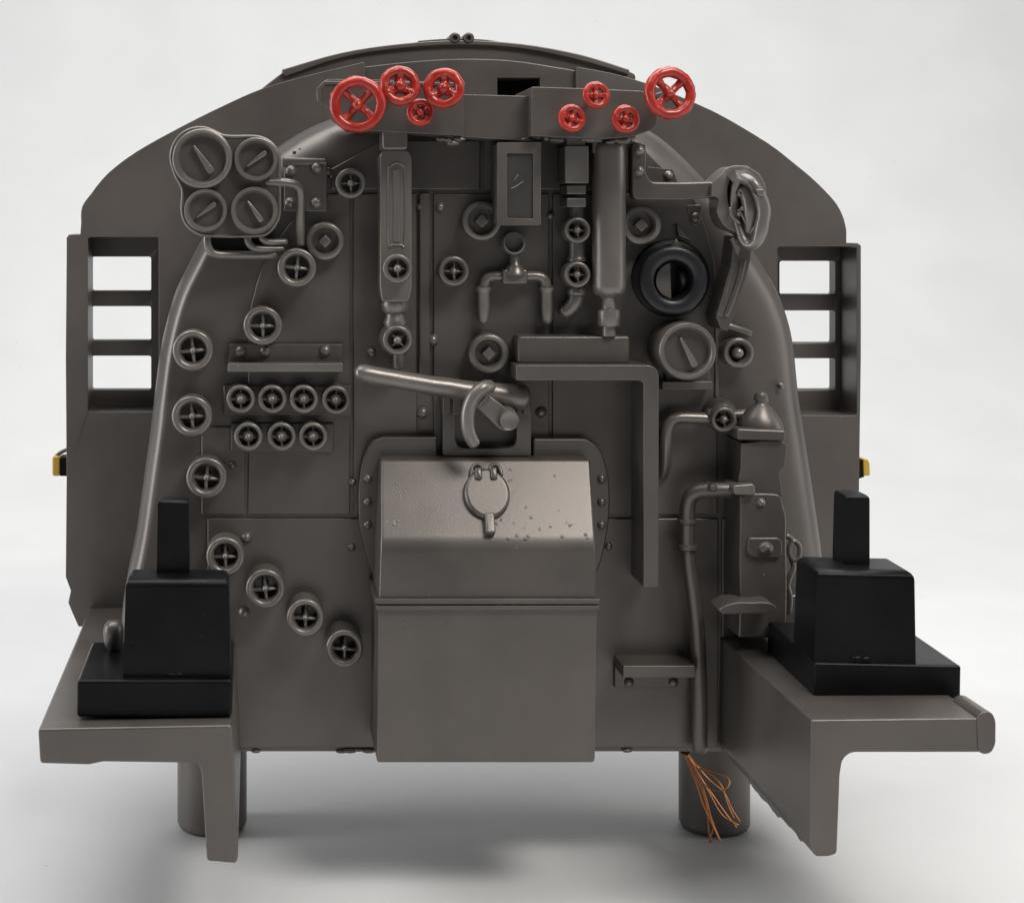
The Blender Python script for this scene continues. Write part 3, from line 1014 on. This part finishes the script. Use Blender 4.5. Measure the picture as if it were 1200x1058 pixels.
lv.prism(round_poly([(861, 276), (880, 287), (879, 303), (874, 328), (863, 358), (853, 388), (845, 386), (839, 372), (848, 340), (857, 312)], 2), 4, 50, bev=3, seg=3)
lv.tube([(871, 306, 50), (865, 330, 50), (850, 370, 49)], 3.6, n=8)
lv.tube([(862, 310, 50), (855, 336, 50), (844, 370, 49)], 2.6, n=8)
lv.tube([(859, 280, 50), (863, 290, 48), (864, 300, 46)], 4, n=8)
lv.rough(.9, .05, 5).build('hand_lever', GREY, arm)
MB().tube([(852, 382, 8), (864, 386, 8), (878, 391, 6)], 5, n=12, smooth=2).build('lever_stub', GREY, arm)
# thin strip between ring and lever
MB().prism([(832, 344), (838, 344), (842, 370), (842, 470), (838, 470), (838, 380)], -6, 7, bev=1.2).build('seam_strip', GREY, cab)

# --- steam manifold
mf = MB()
mf.prism(round_poly([(371, 108), (379, 93), (450, 94), (505, 96), (543, 100), (543, 160), (410, 152), (385, 132)], [14, 10, 0, 0, 1, 1, 0, 14]), -10, 64, bev=2.2)
mf.prism(round_poly([(541, 111), (620, 113), (620, 166), (541, 161)], 1), -40, 60, bev=1.8)
mf.prism(round_poly([(623, 102), (690, 104), (755, 107), (772, 118), (770, 150), (742, 160), (708, 163), (623, 160)], [2, 0, 6, 8, 10, 6, 0, 1]), -40, 82, bev=2.2)
mf.rough(.7, .03, 2)
mani = mf.build('steam_manifold', WORN, cab)
g = MB()
random.seed(3)
for (x, y) in ((525, 164), (531, 168), (518, 163), (538, 163), (616, 165), (628, 161), (640, 163), (652, 164), (700, 164), (716, 166), (729, 165), (738, 162), (690, 163)):
    g.ball(x, y, 56, random.uniform(3.5, 7), sx=1.5, sy=.7, n=10)
g.rough(1.5, .15, 1).build('solder_lumps', WORN, mani)
fl = MB()
fl.prism([(372, 120), (371, 104), (380, 95), (545, 97), (545, 101), (382, 99), (376, 106), (377, 120)], 60, 66, bev=1).build('plate_rim', WORN, mani)


def red_wheel(x, y, r, d, tilt, ang, spokes=4, dish=False, rim=.2, db=60):
    c = W(x, y, d)
    mt = Matrix.Translation(c) @ Matrix.Rotation(R(tilt[0]), 4, 'X') @ Matrix.Rotation(R(tilt[1]), 4, 'Z') @ Matrix.Translation(-c)
    m = MB()
    rm = r * (1 - rim)
    n = 24
    m.tube([(x + rm * math.cos(2 * math.pi * i / n), y + rm * math.sin(2 * math.pi * i / n), d) for i in range(n)], r * rim, n=12, smooth=2, closed=True, mat=mt)
    # flat inner flange of the rim
    f = k(d)
    t = bmesh.new()
    for i in range(spokes):
        a = R(ang + 360 / spokes * i)
        rr_ = rm * .98
        m.tube([(x, y, d - r * .10), (x + rr_ * .5 * math.cos(a), y + rr_ * .5 * math.sin(a), d - r * .14), (x + rr_ * math.cos(a), y + rr_ * math.sin(a), d - r * .05)],
               [r * .17, r * .13, r * .2] if not dish else [r * .30, r * .24, r * .32], n=10, smooth=4, mat=mt)
    t.free()
    hr = r * (.19 if not dish else .30)
    t = bmesh.new()
    bmesh.ops.create_uvsphere(t, u_segments=14, v_segments=9, radius=hr * f)
    bmesh.ops.transform(t, matrix=mt @ Matrix.Translation(W(x, y, d)) @ Matrix.Diagonal((1, 1.1, 1, 1)), verts=t.verts)
    m._merge(t)
    t.free() if False else None
    m.rough(r * .035, .17, x * .01)
    w = m.build('red_handwheel', RED, cab)
    st_ = MB()
    b = world_xy_at(x, y, d, db)
    st_.tube([b, (x, y, d - r * .12)], r * .15, n=12, smooth=1, cap=False)
    st_.build('stem', RED if dish else GREY, w)
    return w


red_wheel(419, 123, 33.5, 118, (4, -8), 42, 4, rim=.19)
red_wheel(468.5, 101, 24.5, 104, (-10, 6), 30, 3, dish=True, rim=.24)
red_wheel(520, 104, 24.5, 104, (-8, -10), 30, 3, dish=True, rim=.24)
red_wheel(492.5, 132, 16.5, 92, (-6, 0), 45, 4, dish=True, rim=.24)
red_wheel(670, 139, 17, 108, (-6, 10), 20, 4, dish=True, rim=.24, db=78)
red_wheel(698.5, 112, 16.8, 108, (-8, 8), 0, 4, dish=True, rim=.24, db=78)
red_wheel(733, 140, 17.2, 108, (-4, 6), 10, 4, dish=True, rim=.24, db=78)
red_wheel(785, 109.5, 31.5, 124, (-6, 8), 48, 4, rim=.2, db=70)
MB().tube([(752, 128, 60), (785, 112, 74)], 6, n=10, smooth=1).build('wheel_arm', GREY, mani)

# ---------------------------------------------------------------- seats
def seat(name, lab, tilt_z, ctr, base, cube, fin, ydrop=0, tilt_y=0):
    """real units; base=(x0,x1,y0,y1,d0,d1) etc. turned about ctr"""
    root = empty(name, ctr[0], 750, ctr[1])
    tag(root, lab, 'seat', 'black seats on the floor ledges')
    M = Matrix.Translation((ctr[0], -ctr[1], -750)) @ Matrix.Rotation(R(tilt_z), 4, 'Z') @ Matrix.Rotation(R(tilt_y), 4, 'Y') @ Matrix.Translation((-ctr[0], ctr[1], 750))

    def box(b, nm, bev, taper=0):
        x0, x1, y0, y1, d0, d1 = b
        m = MB()
        t = bmesh.new()
        vs = [t.verts.new(p) for p in ((x0, -d1, -y1), (x1, -d1, -y1), (x1, -d0, -y1), (x0, -d0, -y1),
                                       (x0 + taper, -d1 + taper * .4, -y0), (x1 - taper, -d1 + taper * .4, -y0), (x1 - taper, -d0 - taper * .4, -y0), (x0 + taper, -d0 - taper * .4, -y0))]
        for f in ((3, 2, 1, 0), (4, 5, 6, 7), (0, 1, 5, 4), (1, 2, 6, 5), (2, 3, 7, 6), (3, 0, 4, 7)):
            t.faces.new([vs[i] for i in f])
        bmesh.ops.recalc_face_normals(t, faces=t.faces)
        es = [e for e in t.edges if min(v.co.z for v in e.verts) > -y1 + .1] if nm != 'seat_base' else t.edges[:]
        bmesh.ops.bevel(t, geom=es, offset=bev, offset_type='OFFSET', segments=4, profile=.5, affect='EDGES', clamp_overlap=True)
        m._merge(t, M)
        m.rough(.6, .03, 2)
        return m.build(nm, BLACK, root)
    bo = box(base, 'seat_base', 3)
    blk = box(cube, 'seat_block', 9, 2.5)
    mx = (cube[0] + cube[1]) / 2 - 6
    m = MB()
    for q in range(5):
        t = bmesh.new()
        bmesh.ops.create_uvsphere(t, u_segments=10, v_segments=7, radius=random.uniform(2.5, 5))
        m._merge(t, M @ Matrix.Translation((mx + random.uniform(-9, 9), -cube[5] - .5, -cube[3] + random.uniform(1, 5))) @ Matrix.Diagonal((1.5, .5, .8, 1)))
    m.build('moulding_lump', BLACK, root)
    box(fin, 'backrest', 5, 1)
    return root, M


s1, M1 = seat('crew_seat', 'black plastic seat on the left floor ledge with a small grey peg beside its block', 0, (198, 228),
              (122, 276, 714, 750.5, 150, 304), (167, 274.5, 616, 715, 236, 292), (199, 232, 542, 620, 236, 262))
pg = MB().vlathe(133, 185, [(6, 762), (11, 755), (12, 740), (11, 733), (7, 728), (2, 727)], n=18, sq=1).rough(.8, .08, 3).build('peg', GREY, s1)
s2, M2 = seat('crew_seat', 'black plastic seat sitting crooked on the right floor ledge, its base edge lifted', -1.5, (950, 160),
              (876, 1026, 713, 748, 70, 246), (877, 981, 618, 714, 168, 242), (914, 942, 545, 621, 178, 214), tilt_y=.8)

# ---------------------------------------------------------------- copper strands
cw = empty('copper_wire_bundle', CX + (832 - CX) * k(-60), GROUND, -60)
tag(cw, 'frayed bundle of bare copper strands hanging below the backhead in front of the right post', 'wire')
strands = [
    [(803, 880, -20), (812, 896, -30), (824, 925, -40), (829, 955, -48), (832, 986, -55)],
    [(804, 881, -20), (815, 900, -28), (826, 930, -40), (834, 960, -48), (845, 986, -55)],
    [(803, 882, -22), (813, 905, -30), (822, 938, -40), (833, 962, -45), (843, 984, -50)],
    [(803, 880, -20), (820, 898, -20), (848, 908, -18), (855, 914, -16), (853, 922, -16), (845, 926, -18), (832, 924, -24), (822, 915, -30)],
    [(805, 882, -22), (828, 910, -30), (848, 928, -34), (858, 948, -38), (867, 962, -42)],
    [(804, 883, -22), (822, 912, -34), (838, 935, -40), (850, 952, -44), (863, 969, -48)],
    [(803, 881, -20), (818, 906, -30), (832, 930, -38), (846, 954, -42), (865, 966, -46)],
    [(803, 881, -20), (816, 898, -26), (834, 908, -24), (846, 921, -24), (852, 940, -30), (860, 958, -36)],
    [(802, 882, -22), (812, 908, -32), (826, 945, -44), (836, 966, -52), (831, 985, -56)],
    [(803, 883, -22), (820, 920, -36), (829, 948, -44), (830, 970, -50), (834, 987, -55)],
]
for s_ in strands:
    MB().tube(s_, .8, n=6, smooth=6).build('strand', COPPER, cw)
MB().prism([(793, 876), (812, 876), (806, 886), (799, 884)], -40, -14, bev=1.5).rough(1.5, .1, 2).build('stub', DARK, cw)

# ---------------------------------------------------------------- light
wd = bpy.data.worlds.new('World')
scene.world = wd
wd.use_nodes = True
bg = wd.node_tree.nodes['Background']
bg.inputs['Color'].default_value = (.93, .96, 1, 1)
bg.inputs['Strength'].default_value = .09


def area(name, loc, target, sx, sy, power, col=(1, 1, 1)):
    l = bpy.data.lights.new(name, 'AREA')
    l.shape = 'RECTANGLE'
    l.size, l.size_y = sx, sy
    l.energy = power
    l.color = col
    o = bpy.data.objects.new(name, l)
    COL.objects.link(o)
    o.location = loc
    o.rotation_euler = (Vector(target) - Vector(loc)).to_track_quat('-Z', 'Y').to_euler()
    return o


area('key_lamp', (.14, -.20, .345), (0, 0, .05), .15, .10, 1.05, (1, .96, .90))
area('overhead_softbox', (-.04, .05, .42), (-.01, .0, .06), .55, .24, 2.1, (1, .985, .965))
area('left_softbox', (-.38, -.012, .13), (0, 0, .06), .10, .28, .8, (.97, .985, 1))
area('right_softbox', (.40, -.03, .15), (.02, 0, .06), .14, .28, .3, (1, .985, .95))
area('backdrop_lamp', (.05, .02, .60), (0, .40, .16), 1.0, .2, .75, (.98, .99, 1))

# ---------------------------------------------------------------- camera
cam = bpy.data.cameras.new('camera')
co = bpy.data.objects.new('camera', cam)
COL.objects.link(co)
co.location = final(Vector((CX, -DIST, -CY)))
co.rotation_euler = (R(90), 0, 0)
cam.sensor_width = 36
cam.sensor_fit = 'HORIZONTAL'
cam.lens = 36 * DIST / 1200
cam.shift_x = (600 - CX) / 1200
cam.shift_y = -(529 - CY) / 1200
cam.clip_start = .005
cam.clip_end = 20
scene.camera = co
vs = scene.view_settings
vs.view_transform = 'Standard'
try:
    vs.look = 'None'
except Exception:
    pass
vs.exposure = 0
vs.gamma = 1
vs.use_curve_mapping = False
